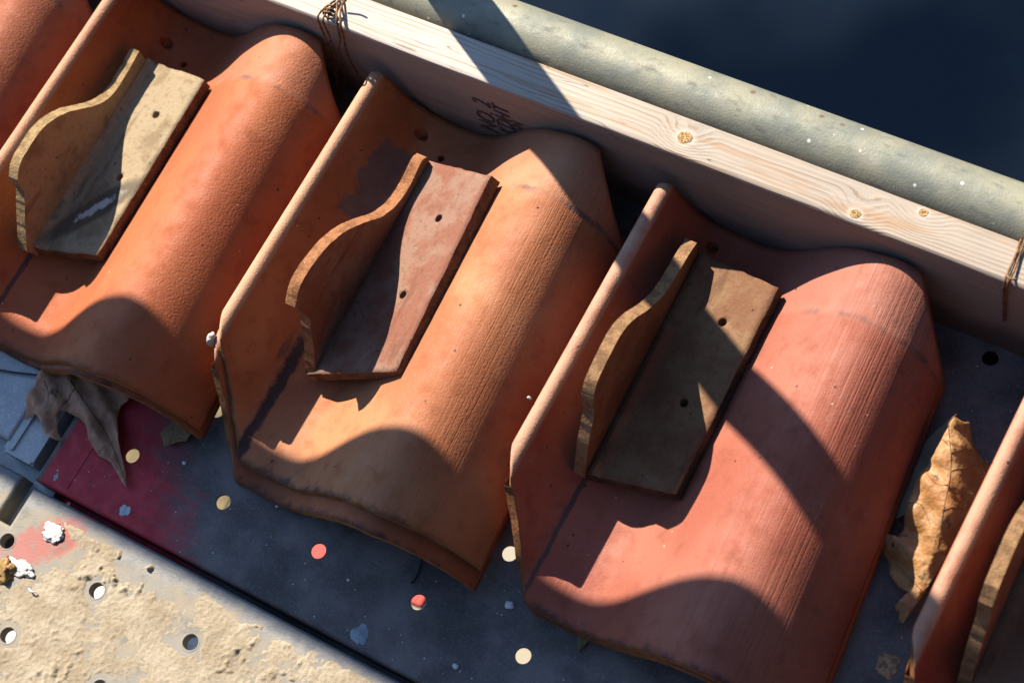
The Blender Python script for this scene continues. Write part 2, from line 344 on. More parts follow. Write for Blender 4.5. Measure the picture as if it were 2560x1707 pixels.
# ------------------------------------------------------------------ deck planks
HR = 0.0076
def plank(name, x0, x1, y0, y1, holes, mat, zt=0.0, depth=0.05, rim=False, edges='near far left right', notch=None):
    """pressed steel plank: sheet with real holes, rounded long edges turned down"""
    V = []; F = []
    bm = bmesh.new()
    if notch: outline = notch
    else: outline = [(x0, y0), (x1, y0), (x1, y1), (x0, y1)]
    loops = []
    ov = [bm.verts.new((x, y, zt)) for x, y in outline]
    E = [bm.edges.new((ov[i], ov[(i + 1) % len(ov)])) for i in range(len(ov))]
    rings = []
    for hx, hy in holes:
        rv = [bm.verts.new((hx + (HR + (0.0018 if rim else 0)) * math.cos(2 * math.pi * k / 28), hy + (HR + (0.0018 if rim else 0)) * math.sin(2 * math.pi * k / 28), zt)) for k in range(28)]
        E += [bm.edges.new((rv[i], rv[(i + 1) % 28])) for i in range(28)]; rings.append((rv, hx, hy))
    bmesh.ops.triangle_fill(bm, use_beauty=True, use_dissolve=False, edges=E)
    # holes: rim collar then wall going down
    for rv, hx, hy in rings:
        prev = rv
        prof = ([(HR + 0.0012, 0.0003), (HR + 0.0003, 0.0002), (HR - 0.0002, -0.0006), (HR - 0.0005, -0.0100)] if rim else [(HR - 0.0002, -0.0004), (HR - 0.0004, -0.0022)])
        for r, dz in prof:
            nv = [bm.verts.new((hx + r * math.cos(2 * math.pi * k / 28), hy + r * math.sin(2 * math.pi * k / 28), zt + dz)) for k in range(28)]
            for k in range(28): bm.faces.new((prev[k], prev[(k + 1) % 28], nv[(k + 1) % 28], nv[k]))
            prev = nv
    # turned-down edges with a small radius
    n = len(outline); R = 0.004; A = [(R * math.sin(a), R * math.cos(a) - R) for a in [math.radians(d) for d in (0, 25, 50, 75, 90)]] + [(R, -depth)]
    cen = Vector((sum(p[0] for p in outline) / n, sum(p[1] for p in outline) / n))
    nr = []
    for i in range(n):
        a = Vector(outline[i - 1]); b = Vector(outline[i]); c2 = Vector(outline[(i + 1) % n])
        d1 = (b - a).normalized(); d2 = (c2 - b).normalized()
        n1 = Vector((d1.y, -d1.x)); n2 = Vector((d2.y, -d2.x)); mm = (n1 + n2); mm = mm / max(0.3, mm.dot(n1)); nr.append(mm)
    prev = ov
    for off, dz in A[1:]:
        nv = [bm.verts.new((outline[i][0] + nr[i].x * off, outline[i][1] + nr[i].y * off, zt + dz)) for i in range(n)]
        for i in range(n): bm.faces.new((prev[i], prev[(i + 1) % n], nv[(i + 1) % n], nv[i]))
        prev = nv
    bmesh.ops.recalc_face_normals(bm, faces=bm.faces)
    return bm_obj(name, bm, mat)

def red_rear(t, x, y, n1, n2):
    st = t.noise(1.0, 5, 0.75, t.map((7, 120, 7)))
    cloud = t.noise(34, 5, 0.65)
    v = t.math('ADD', x, t.math('MULTIPLY', t.math('SUBTRACT', st, 0.5), -0.12))
    v = t.math('ADD', v, t.math('MULTIPLY', t.math('SUBTRACT', cloud, 0.5), -0.10))
    v = t.math('ADD', v, t.math('MULTIPLY', t.math('ADD', y, 0.27), 0.85))
    a = t.step(v, -0.185, -0.270)
    return t.math('MULTIPLY', t.math('MULTIPLY', a, 0.95), t.step(x, -0.3625, -0.356))
def red_front(t, x, y, n1, n2):
    dx = t.math('DIVIDE', t.math('ADD', x, 0.318), 0.034); dy = t.math('DIVIDE', t.math('ADD', t.math('ADD', y, 0.372), t.math('MULTIPLY', t.math('ADD', x, 0.32), -0.8)), 0.024)
    d = t.math('ADD', t.math('ADD', t.math('MULTIPLY', dx, dx), t.math('MULTIPLY', dy, dy)), t.math('MULTIPLY', t.math('SUBTRACT', n2, 0.5), 5.0))
    d = t.math('ADD', d, t.math('MULTIPLY', t.math('SUBTRACT', t.noise(300, 3, 0.7), 0.5), 2.0))
    return t.step(d, 1.7, 0.4, 0.0, 0.62)
deck_dark = steel_deck('dark_coated_steel', (0.058, 0.050, 0.046), (0.150, 0.128, 0.118), red_rear, 0.9)
def dusty_deck():
    t = M('dusty_galvanised_steel'); x, y, z = t.xyz()[:3]
    n1 = t.noise(16, 5, 0.6); n2 = t.noise(70, 5, 0.65); n3 = t.noise(500, 3, 0.7)
    c = t.mix(t.step(n2, 0.35, 0.65), (0.17, 0.165, 0.155), (0.11, 0.115, 0.115))
    edge = t.math('ADD', y, t.math('ADD', t.math('MULTIPLY', t.math('SUBTRACT', n1, 0.5), 0.018), t.math('MULTIPLY', t.math('SUBTRACT', n2, 0.5), 0.022)))
    film = t.math('MULTIPLY', t.step(edge, -0.334, -0.356), t.step(t.math('ADD', n1, t.math('MULTIPLY', n2, 0.5)), 0.50, 0.85, 1.0, 0.45))
    c = t.mix(film, c, t.mix(n3, (0.27, 0.225, 0.155), (0.22, 0.18, 0.12)))
    stain = t.step(t.noise(26, 5, 0.65, t.map(loc=(3, 1, 0))), 0.57, 0.66, 0, 0.5)
    c = t.mix(stain, c, (0.10, 0.105, 0.085))
    e = red_front(t, x, y, n1, n2); c = t.mix(e, c, t.mix(n2, (0.36, 0.055, 0.045), (0.26, 0.06, 0.05)))
    return t.done(c, t.step(film, 0.0, 0.8, 0.45, 0.9), t.bump(t.math('ADD', n3, n2), 0.5, 0.0008), 0.0, 0.35)
deck_dusty = dusty_deck()
deck_galv = steel_deck('galvanised_steel', (0.28, 0.29, 0.29), (0.36, 0.36, 0.34), None, 0.25, 0.40, 0.25)

hl = []
P = 0.1108
for j in range(8):
    y = -0.2587 + 0.0762 * j
    if y > 0.2: break
    for k in range(-1, 9):
        x = -0.2862 + P * k + (0.0 if j % 2 == 0 else 0.054)
        if j == 5: continue
        if x < -0.345 or x > 0.75: continue
        hl.append((x, y))
hl += [(0.4069, 0.1639), (0.518, 0.1639)]
o = plank('scaffold_plank', -0.362, 0.9, -0.3185, 0.236, hl, deck_dark)
tag(o, 'dark steel scaffold plank with round holes and sprayed red end under the tile stacks', 'plank', 'steel scaffold planks')
fh = [(-0.3537 + 0.1122 * k, -0.3865) for k in range(0, 10)] + [(-0.41 + 0.1122 * k, -0.462) for k in range(1, 10)]
fh = [h for h in fh if h[0] < 0.85 and h[0] > -0.40]
o = plank('scaffold_plank', 0, 0, 0, 0, fh, deck_dusty, rim=True,
          notch=[(-0.43, -0.60), (0.9, -0.60), (0.9, -0.3330), (-0.3575, -0.3330), (-0.3575, -0.3765), (-0.43, -0.3765)])
tag(o, 'sunlit front scaffold plank caked with dry sand and mortar', 'plank', 'steel scaffold planks')
o = plank('scaffold_plank', -1.5, -0.418, -0.297, 0.236, [(-0.52, -0.20), (-0.63, -0.20)], deck_galv, 0.0015)
tag(o, 'blue grey galvanised plank at the left under the leaf and first tile stack', 'plank', 'steel scaffold planks')
bm = bmesh.new(); box_bm(bm, (-0.416, -0.312, -0.02), (-0.3775, -0.2, -0.0015)); bmesh.ops.bevel(bm, geom=bm.edges[:], offset=0.003, segments=2)
h = bm_obj('end_hook', bm, deck_galv, o)
bm = bmesh.new(); box_bm(bm, (-0.4105, -0.308, -0.003), (-0.4045, -0.2, 0.0008)); bmesh.ops.bevel(bm, geom=bm.edges[:], offset=0.0016, segments=2)
h = bm_obj('weld_seam', bm, deck_galv, o)
o = plank('scaffold_plank', -1.5, -0.3830, -0.62, -0.3285, [(-0.50, -0.40)], deck_dusty, -0.001)
tag(o, 'galvanised plank at the lower left corner with a sunlit patch', 'plank', 'steel scaffold planks')
bm = bmesh.new(); box_bm(bm, (-0.448, -0.9, -0.075), (-0.352, 0.3, -0.024)); bmesh.ops.bevel(bm, geom=bm.edges[:], offset=0.004, segments=2)
o = bm_obj('support_beam', bm, deck_galv); tag(o, 'grey metal beam below the gap between the plank ends', 'beam')
bm = bmesh.new(); box_bm(bm, (-0.3370, -0.3345, -0.040), (0.9, -0.3150, -0.034)); box_bm(bm, (-0.3600, -0.3345, -0.040), (-0.3440, -0.3150, -0.034))
lip_bm = bm
bm = bmesh.new(); box_bm(bm, (0.345, -0.05, -0.11), (0.475, 0.3, -0.045)); bmesh.ops.bevel(bm, geom=bm.edges[:], offset=0.004, segments=2)
o = bm_obj('support_beam', bm, simple('hole_darkening_beam', (0.035, 0.033, 0.028), 0.8)); tag(o, 'dark beam added below the deck to blacken the hole at the right', 'beam')  # added under the right hole so that it shows dark
# pressed groove on the rear plank near its end is part of the plank's own look: thin raised weld bead
rear = [q for q in COL.objects if q.name == 'scaffold_plank'][0]
bm_obj('lower_lip', lip_bm, deck_dark, rear)
V, F = tube([(-0.3285, -0.3165, -0.0003), (-0.3283, -0.25, -0.0003), (-0.328, 0.1, -0.0003)], 0.0011, 6, 3)
mesh_obj('weld_seam', V, F, deck_dark, rear, True)

# ------------------------------------------------------------------ dried sand and mortar on the front plank
t = M('dry_sand'); n1 = t.noise(30, 5, 0.6); n2 = t.noise(260, 4, 0.7); n3 = t.noise(900, 2, 0.6)
c = t.mix(t.step(n1, 0.35, 0.65), (0.245, 0.195, 0.130), (0.31, 0.26, 0.185)); c = t.mix(t.step(n2, 0.5, 0.7, 0, 0.5), c, (0.17, 0.13, 0.082)); c = t.mix(t.step(n3, 0.6, 0.75, 0, 0.5), c, (0.42, 0.37, 0.285))
sand_m = t.done(c, 0.95, t.bump(t.math('ADD', n2, n3), 0.7, 0.0012), spec=0.1)
STEP = 0.0013; X0, X1, Y0, Y1 = -0.352, 0.10, -0.56, -0.3385
nx = int((X1 - X0) / STEP); ny = int((Y1 - Y0) / STEP)
H = {}
for j in range(ny):
    for i in range(nx):
        x = X0 + i * STEP; y = Y0 + j * STEP
        m1 = fbm(x * 15, y * 15, 1.7, 3); m2 = fbm(x * 11 + 4, y * 11, 2.2, 3)
        hgt = 0.0001 + 0.0016 * m1 + 0.0004 * fbm(x * 55, y * 55, 3.3, 3)
        crumb = max(0, fbm(x * 120, y * 120, 5.5, 3) - 0.28); hgt += 0.0060 * crumb * min(1, max(0, 0.30 + 1.3 * m2))
        cr2 = max(0, noise.noise(Vector((x * 62 + 20, y * 62, 9.0))) - 0.30); hgt += 0.0075 * cr2 * min(1, max(0, 0.15 + 1.6 * m2)) * (0.7 + 0.6 * noise.noise(Vector((x * 300, y * 300, 1))))
        hgt += 0.00055 * fbm(x * 330, y * 330, 0.4, 2)
        d = -0.333 - y                                                 # clean strip along the plank edge
        hgt -= 0.0050 * max(0, 1 - d / (0.012 + 0.012 * fbm(x * 30, 0.2, 0.7, 2)))
        rx = (x + 0.315); ry = (y + 0.368)
        hgt -= 0.0030 * max(0, 1 - math.hypot(rx / 0.055, ry / 0.034))
        for hx, hy in fh:
            q = math.hypot(x - hx, y - hy)
            if q < 0.022: hgt -= 0.006 * max(0, 1 - q / (0.0155 + 0.003 * noise.noise(Vector((x * 150, y * 150, 0)))))
        H[i, j] = hgt
V = []; F = []; idx = {}
def vid(i, j):
    if (i, j) not in idx:
        idx[i, j] = len(V); V.append((X0 + i * STEP + random.uniform(-1, 1) * STEP * 0.25, Y0 + j * STEP + random.uniform(-1, 1) * STEP * 0.25, max(H[i, j], -0.0006) + 0.0002))
    return idx[i, j]
for j in range(ny - 1):
    for i in range(nx - 1):
        if max(H[i, j], H[i + 1, j], H[i, j + 1], H[i + 1, j + 1]) > 0: F.append((vid(i, j), vid(i + 1, j), vid(i + 1, j + 1), vid(i, j + 1)))
o = mesh_obj('dry_sand', V, F, sand_m, None, True); tag(o, 'crust of dry sand and mortar dust spread over the front plank', 'sand', kind='stuff')

def clump(name, x, y, z, rx, ry, rz, mat, label, cat, seed=0, group=None, amp=0.5, sub=4):
    bm = bmesh.new(); bmesh.ops.create_icosphere(bm, subdivisions=sub, radius=1)
    for v in bm.verts:
        n = 1 + amp * fbm(v.co.x * 1.6 + seed, v.co.y * 1.6, v.co.z * 1.6, 4) + amp * 0.35 * fbm(v.co.x * 6 + seed, v.co.y * 6, v.co.z * 6, 2)
        v.co = Vector((v.co.x * rx * n, v.co.y * ry * n, max(v.co.z * rz * n, -0.15 * rz)))
    o = bm_obj(name, bm, mat, None, True, (x, y, z)); tag(o, label, cat, group); return o
white_m = simple('white_mortar', (0.42, 0.40, 0.375), 0.9, var=0.15, scale=120, bump=0.7)
ochre_m = simple('ochre_sand', (0.27, 0.165, 0.06), 0.95, var=0.45, scale=260, bump=0.9)
grey_m = simple('grey_gravel', (0.55, 0.56, 0.58), 0.8, var=0.2, scale=150)
clump('mortar_splash', -0.3139, -0.3590, 0.0012, 0.0125, 0.0085, 0.0011, white_m, 'white mortar splash on the red paint of the front plank', 'mortar', 3.1)
clump('mortar_splash', -0.324, -0.4020, 0.0012, 0.015, 0.0065, 0.0013, white_m, 'long white mortar smear beside the yellow sand heap on the front plank', 'mortar', 8.1)
clump('sand_heap', -0.3375, -0.4120, 0.001, 0.011, 0.012, 0.0065, ochre_m, 'small heap of yellow brown sand at the left edge of the front plank', 'sand heap', 5.3, amp=0.45)
V, F = tube([(-0.3035, -0.4150, 0.0035), (-0.2985, -0.4165, 0.0042), (-0.2945, -0.4150, 0.0034)], 0.0008, 8, 5)
o = mesh_obj('metal_staple', V, F, simple('bright_wire', (0.7, 0.7, 0.72), 0.3, 0.9), None, True); tag(o, 'short bright piece of wire lying on the sand of the front plank', 'wire')
for x, y, r, lb in ((-0.2323, -0.2425, 0.0024, 'tiny white pebble on red paint below the first tile stack'), (0.1074, -0.2943, 0.0030, 'round pale pebble on the dark plank near the front edge'),
                    (0.1245, -0.2245, 0.0046, 'white chip under the lower left corner of the third tile'), (-0.1240, -0.2395, 0.0016, 'very small white grain on the dark plank left of the red holes'),
                    (-0.0235, -0.2700, 0.0016, 'small pale grain near the left red hole')):
    clump('pebble', x, y, r * 0.4, r, r * 0.8, r * 0.6, grey_m, lb, 'pebble', x * 50, 'loose pebbles on the dark plank', 0.25, 3)
# flat splashes on the rear plank
def splat(x, y, r, mat, label, cat, seed, thick=0.0006, el=1.0, name='paint_splash'):
    V = []; F = []; n = 40
    for k in range(n):
        a = 2 * math.pi * k / n; rr = r * (0.8 + 0.35 * noise.noise(Vector((math.cos(a) * 1.7 + seed, math.sin(a) * 1.7, seed))) + 0.15 * noise.noise(Vector((math.cos(a) * 6 + seed, math.sin(a) * 6, 0))))
        V.append((x + rr * math.cos(a) * el, y + rr * math.sin(a), 0.0002)); 
    V += [(vx * 0.9 + x * 0.1, vy * 0.9 + y * 0.1, thick) for vx, vy, _ in V[:n]]
    for k in range(n): F.append((k, (k + 1) % n, n + (k + 1) % n, n + k))
    F.append(tuple(range(n, 2 * n)))
    o = mesh_obj(name, V, F, mat); tag(o, label, cat); return o
splat(0.0128, -0.3080, 0.0105, simple('pale_blue_paint', (0.20, 0.25, 0.28), 0.7), 'pale blue grey paint splash on the dark plank by the seam', 'paint splash', 1.3)
splat(0.4426, -0.1266, 0.0125, simple('brown_dirt', (0.30, 0.20, 0.11), 0.95, var=0.5, scale=200, bump=0.8), 'brown dirt spot on the plank between the third and fourth tiles', 'dirt', 4.2, 0.0012, name='dirt_spot')
splat(-0.3455, -0.3105, 0.005, simple('grey_paint', (0.36, 0.39, 0.40), 0.7), 'pale grey chip at the red painted end of the dark plank', 'paint splash', 6.4, el=0.6)
splat(-0.2600, -0.3085, 0.0065, simple('grey_paint_two', (0.34, 0.38, 0.40), 0.7), 'pale grey splash on red paint beside the plank seam', 'paint splash', 9.4)

# ------------------------------------------------------------------ timber toe board and the tube behind it
wood = timber()
V = []; F = []; nx = 120; x0, x1 = -1.2, 1.4; yA, yB, zT, r = 0.1762, 0.2142, 0.1407, 0.004
prof = [(yA, 0.001), (yA, 0.03), (yA, 0.06), (yA, 0.09), (yA, 0.12), (yA, zT - r)] + [(yA + r - r * math.cos(a), zT - r + r * math.sin(a)) for a in (0.4, 0.8, 1.2)] + [(yA + r, zT), (yA + 0.013, zT), (yA + 0.025, zT), (yB - 0.0012, zT), (yB, zT - 0.0012), (yB, 0.001)]
for i in range(nx + 1):
    x = x0 + (x1 - x0) * i / nx
    for k, (y, z) in enumerate(prof):
        j = 0.0009 * noise.noise(Vector((x * 14, k * 0.3, 0))) if z > 0.12 else 0
        V.append((x, y + 0.0006 * noise.noise(Vector((x * 3, z * 9, 4))) * (z > 0.01), z + j * 0.6))
n = len(prof)
for i in range(nx):
    for k in range(n): F.append((i * n + k, i * n + (k + 1) % n, (i + 1) * n + (k + 1) % n, (i + 1) * n + k))
F.append(tuple(range(n))); F.append(tuple(nx * n + k for k in range(n)))
board = mesh_obj('toe_board', V, F, wood); tag(board, 'weathered timber toe board on edge behind the tile stacks, knots on top', 'board')
ink = simple('stamp_ink', (0.085, 0.056, 0.050), 0.9, var=0.3, scale=400)
def stamp(txt, u, z, size, ang):
    cu = bpy.data.curves.new('stamp', 'FONT'); cu.body = txt; cu.size = size; cu.extrude = 0.0002; cu.space_character = 1.05
    o = bpy.data.objects.new('stamp_text', cu); COL.objects.link(o)
    dg = bpy.context.evaluated_depsgraph_get(); me = bpy.data.meshes.new_from_object(o.evaluated_get(dg)); bpy.data.objects.remove(o)
    ca, sa = math.cos(ang), math.sin(ang)
    ex = Vector((sa, 0, ca)); ey = Vector((-ca, 0, sa)); ez = Vector((0, -1, 0))
    for v in me.vertices:
        p = v.co.copy(); j = 0.0005 * noise.noise(Vector((p.x * 300, p.y * 300, 1)))
        v.co = Vector((u, yA - 0.0010, z)) + ex * (p.x + j) + ey * (p.y * 1.25 + j) + ez * p.z
    s = bpy.data.objects.new('grade_stamp', me); COL.objects.link(s); me.materials.clear(); me.materials.append(ink); s.parent = board
stamp('NO. 2', -0.1045, 0.038, 0.0235, 0.10)
stamp('KDHT', -0.0835, 0.046, 0.0205, 0.10)
stamp('TSN', -0.0695, 0.054, 0.0150, 0.10)

t = M('galvanised_tube'); x, y, z = t.xyz()[:3]
n1 = t.noise(16, 5, 0.6); n2 = t.noise(90, 5, 0.65, t.map((0.5, 1, 1))); n3 = t.noise(500, 3, 0.6)
c = t.mix(t.step(n1, 0.35, 0.65), (0.135, 0.145, 0.120), (0.225, 0.215, 0.155)); c = t.mix(t.step(n2, 0.55, 0.72, 0, 0.6), c, (0.07, 0.078, 0.072)); c = t.mix(t.step(n2, 0.42, 0.25, 0, 0.7), c, (0.27, 0.26, 0.22))
pk = t.step(t.xyz(t.voro(110, out='Color'))[0], 0.93, 0.931); c = t.mix(t.math('MULTIPLY', t.step(t.voro(110), 0.22, 0.1), pk), c, (0.55, 0.52, 0.47))
pk = t.step(t.xyz(t.voro(70, out='Color'))[1], 0.95, 0.951); c = t.mix(t.math('MULTIPLY', t.step(t.voro(70), 0.25, 0.1), pk), c, (0.12, 0.08, 0.06))
tube_m = t.done(c, t.step(n2, 0.3, 0.7, 0.5, 0.75), t.bump(t.math('ADD', n3, n2), 0.4, 0.0008), 0.15, 0.4)
V, F = tube([(-1.4, 0.2434, 0.1226), (0, 0.2434, 0.1208), (1.6, 0.2434, 0.1188)], 0.0290, 48, 10)
o = mesh_obj('ledger_tube', V, F, tube_m, None, True); tag(o, 'thick galvanised scaffold tube running behind the timber board', 'tube')
# the rest of the scaffold, just outside the frame: it throws the shadows on the tiles
steel_m = simple('scaffold_steel', (0.45, 0.45, 0.43), 0.5, 0.3)
V, F = tube([(-0.2745, 0.3085, GZ), (-0.2745, 0.3085, 1.25)], 0.0245, 24, 2)
o = mesh_obj('scaffold_post', V, F, steel_m, None, True); tag(o, 'upright scaffold tube just above the frame that throws the diagonal shadow stripe', 'post')
bm = bmesh.new(); box_bm(bm, (-1.6, 0.241, 0.846), (2.2, 0.279, 1.010)); bmesh.ops.bevel(bm, geom=bm.edges[:], offset=0.003, segments=2)
o = bm_obj('guard_rail', bm, simple('rail_timber', (0.42, 0.33, 0.24), 0.8)); tag(o, 'timber guard rail above the frame that shades the lower ends of the tiles', 'rail')

# ------------------------------------------------------------------ roof tiles
HEAD = [(0.0082, 0.083), (0.0080, 0.090), (0.0090, 0.0968), (0.0122, 0.1008), (0.0165, 0.1020), (0.0207, 0.1008), (0.0240, 0.0972), (0.0262, 0.0915), (0.0285, 0.083), (0.0335, 0.068), (0.0400, 0.053), (0.0475, 0.0400), (0.055, 0.0300),
        (0.067, 0.0240), (0.083, 0.0212), (0.103, 0.0215), (0.121, 0.0285), (0.145, 0.0485), (0.170, 0.0745), (0.190, 0.0915), (0.205, 0.1025), (0.220, 0.1105), (0.235, 0.1145), (0.250, 0.1130), (0.262, 0.1075), (0.274, 0.0980), (0.285, 0.0840), (0.293, 0.0675), (0.298, 0.050), (0.300, 0.034)]
BUTT = [(0.0082, 0.083), (0.0080, 0.090), (0.0090, 0.0968), (0.0122, 0.1008), (0.0165, 0.1020), (0.0207, 0.1008), (0.0240, 0.0972), (0.0262, 0.0915), (0.0285, 0.083), (0.0335, 0.068), (0.0400, 0.053), (0.0475, 0.0400), (0.056, 0.0295),
        (0.069, 0.0235), (0.086, 0.0208), (0.107, 0.0205), (0.124, 0.0250), (0.144, 0.0385), (0.166, 0.0605), (0.187, 0.0815), (0.204, 0.0960), (0.221, 0.1065), (0.238, 0.1135), (0.253, 0.1148), (0.268, 0.1105), (0.285, 0.1010), (0.301, 0.0870), (0.316, 0.0690), (0.328, 0.050), (0.335, 0.033)]
TH = 0.0090
def dense(prof, n=3):
    p = smooth_path([(a, 0, b) for a, b in prof], n); return [(v.x, v.z) for v in p]
HD, BD = dense(HEAD), dense(BUTT)
def cutters_apply(o, cuts):
    """real drilled holes: subtract countersunk pins from the mesh"""
    bm = bmesh.new()
    for loc, axis, r1, r0, dep in cuts:
        rot = Vector(axis).to_track_quat('Z', 'Y').to_matrix().to_4x4()
        seg = 20; rows = []
        for r, z in ((r1, 0.012), (r1, 0.0005), (r0, -dep), (r0, -0.03)):
            rows.append([bm.verts.new(Matrix.Translation(loc) @ rot @ Vector((r * math.cos(2 * math.pi * k / seg), r * math.sin(2 * math.pi * k / seg), z))) for k in range(seg)])
        for a, b in zip(rows, rows[1:]):
            for k in range(seg): bm.faces.new((a[k], b[k], b[(k + 1) % seg], a[(k + 1) % seg]))
        bm.faces.new(rows[0]); bm.faces.new(rows[-1][::-1])
    bmesh.ops.recalc_face_normals(bm, faces=bm.faces)
    c = bm_obj('drill', bm); c.matrix_world = o.matrix_world.copy(); c.location = o.location
    md = o.modifiers.new('holes', 'BOOLEAN'); md.object = c; md.operation = 'DIFFERENCE'; md.solver = 'EXACT'
    bpy.context.view_layer.update(); dg = bpy.context.evaluated_depsgraph_get()
    me = bpy.data.meshes.new_from_object(o.evaluated_get(dg)); o.modifiers.clear(); old = o.data; o.data = me
    bpy.data.objects.remove(c); bpy.data.meshes.remove(old)

def roof_tile(u0, mat, edge, label, seed, dy=0.0, dz=0.0, du=0.0, holes=((0.0560, 0.1490), (0.0830, 0.1365)), group='clay roof tiles stacked on the scaffold', zs=1.0):
    nU = len(HD); nV = 60
    top = []; 
    for i in range(nU):
        hu, hz = HD[i]; bu, bz = BD[i]
        # length limits along the tile: mitred lower left and upper right corners, slightly cut back rim at the head
        lo = -0.2215
        if hu > 0.25: lo += 0.0080 * min(1, (hu - 0.25) / 0.05)
        mit = -0.120 + (hu - 0.0134) * (-0.1000 / 0.0500); lo = max(lo, mit)
        hi = 0.1752
        if hu < 0.06: hi -= 0.016 * (1 - max(0, hu) / 0.06)
        if hu > 0.18: hi -= 0.0045 * min(1, (hu - 0.18) / 0.04)
        if hu > 0.262: hi -= 0.055 * (hu - 0.262) / 0.038
        lo += 0.0010 * noise.noise(Vector((hu * 60, seed, 0))) + 0.0007 * noise.noise(Vector((hu * 260, seed, 3)))
        hi += 0.0006 * noise.noise(Vector((hu * 90, seed, 5)))
        row = []
        for j in range(nV + 1):
            s = j / nV; s = s ** 1.0; y = lo + (hi - lo) * s
            f = (0.1752 - y) / (0.1752 + 0.2215)
            u = hu + (bu - hu) * f; z = hz + (bz - hz) * f
            if hu > 0.11:                                              # headlap: the neck sits a little lower
                k = min(1, max(0, (y - 0.105) / 0.006)); k = k * k * (3 - 2 * k)
                z -= 0.0017 * k * min(1, (hu - 0.11) / 0.05)
            z += 0.0006 * noise.noise(Vector((u * 9, y * 9, seed)))
            row.append(Vector((u, y, z)))
        top.append(row)
    # under side, offset square to the profile
    bot = []
    for i in range(nU):
        row = []
        for j in range(nV + 1):
            a = top[max(i - 1, 0)][j]; b = top[min(i + 1, nU - 1)][j]
            d = Vector((b.x - a.x, 0, b.z - a.z)).normalized(); nn = Vector((-d.z, 0, d.x))
            p = top[i][j] - nn * TH
            hu = HD[i][0]
            if hu < 0.0255:                                            # the rounded lip is solid
                q = i / 21.0; p = Vector((0.0088 + 0.0080 * q, top[i][j].y, 0.0825 - 0.012 * q))
            row.append(p)
        bot.append(row)
    V = [v for r in top for v in r] + [v for r in bot for v in r]; n1 = nU * (nV + 1); w = nV + 1; F = []; FE = []
    for i in range(nU - 1):
        for j in range(nV):
            a, b, c2, d = i * w + j, (i + 1) * w + j, (i + 1) * w + j + 1, i * w + j + 1
            F.append((a, b, c2, d)); F.append((n1 + a, n1 + d, n1 + c2, n1 + b))
        FE.append((i * w, n1 + i * w, n1 + (i + 1) * w, (i + 1) * w)); FE.append((i * w + nV, (i + 1) * w + nV, n1 + (i + 1) * w + nV, n1 + i * w + nV))
    for j in range(nV):
        F.append((j, j + 1, n1 + j + 1, n1 + j)); i = nU - 1; FE.append((i * w + j, n1 + i * w + j, n1 + i * w + j + 1, i * w + j + 1))
    nF = len(F)
    o = mesh_obj('roof_tile', V, F + FE, mat, None, True, (u0 + du, dy, dz))
    o.data.materials.append(edge)
    for k, p in enumerate(o.data.polygons):
        if k >= nF: p.material_index = 1; p.use_smooth = False
    if holes: cutters_apply(o, [((hx, hy, 0.0255), (0, 0, 1), 0.0058, 0.0034, 0.0045) for hx, hy in holes])
    tag(o, label, 'roof tile', group)
    return o

E1 = clay_edge('broken_clay_edge', (0.2184, 0.0897, 0.0351)); E2 = clay_edge('broken_clay_edge_pale', (0.2340, 0.1131, 0.0468))
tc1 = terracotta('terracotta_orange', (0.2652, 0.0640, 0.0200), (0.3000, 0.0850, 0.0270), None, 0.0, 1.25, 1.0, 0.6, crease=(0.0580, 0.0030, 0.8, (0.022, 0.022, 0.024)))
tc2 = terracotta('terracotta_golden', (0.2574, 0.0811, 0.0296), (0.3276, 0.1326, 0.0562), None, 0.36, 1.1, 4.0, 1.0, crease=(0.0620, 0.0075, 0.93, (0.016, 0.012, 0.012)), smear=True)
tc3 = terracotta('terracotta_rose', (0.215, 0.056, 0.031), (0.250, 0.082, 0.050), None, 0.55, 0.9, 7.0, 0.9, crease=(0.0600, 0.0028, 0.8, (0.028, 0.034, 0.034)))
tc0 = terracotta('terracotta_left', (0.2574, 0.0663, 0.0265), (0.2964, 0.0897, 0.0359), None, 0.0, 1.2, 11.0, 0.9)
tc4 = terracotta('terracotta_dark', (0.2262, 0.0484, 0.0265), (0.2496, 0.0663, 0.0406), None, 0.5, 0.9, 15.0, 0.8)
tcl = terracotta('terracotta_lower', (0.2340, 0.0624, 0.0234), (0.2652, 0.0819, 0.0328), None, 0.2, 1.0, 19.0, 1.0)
LZ = -0.0120
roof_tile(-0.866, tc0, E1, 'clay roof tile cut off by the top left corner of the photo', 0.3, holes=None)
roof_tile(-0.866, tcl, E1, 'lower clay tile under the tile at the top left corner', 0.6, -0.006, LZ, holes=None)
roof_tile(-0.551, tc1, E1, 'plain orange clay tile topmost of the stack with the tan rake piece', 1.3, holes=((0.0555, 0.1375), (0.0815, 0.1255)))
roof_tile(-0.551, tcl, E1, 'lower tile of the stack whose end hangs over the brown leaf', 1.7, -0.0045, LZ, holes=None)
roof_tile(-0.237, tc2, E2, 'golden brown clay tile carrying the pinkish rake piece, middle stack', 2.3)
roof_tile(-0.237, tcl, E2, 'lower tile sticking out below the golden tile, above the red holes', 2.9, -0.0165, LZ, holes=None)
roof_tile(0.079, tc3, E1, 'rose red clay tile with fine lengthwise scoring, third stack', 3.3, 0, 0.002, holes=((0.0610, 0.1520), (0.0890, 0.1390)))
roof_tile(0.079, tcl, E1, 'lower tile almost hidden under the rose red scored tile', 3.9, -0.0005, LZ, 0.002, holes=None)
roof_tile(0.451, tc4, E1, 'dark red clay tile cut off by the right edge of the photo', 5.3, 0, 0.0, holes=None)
roof_tile(0.451, tcl, E1, 'lower tile under the dark red tile at the right edge', 5.9, -0.002, LZ, holes=None)

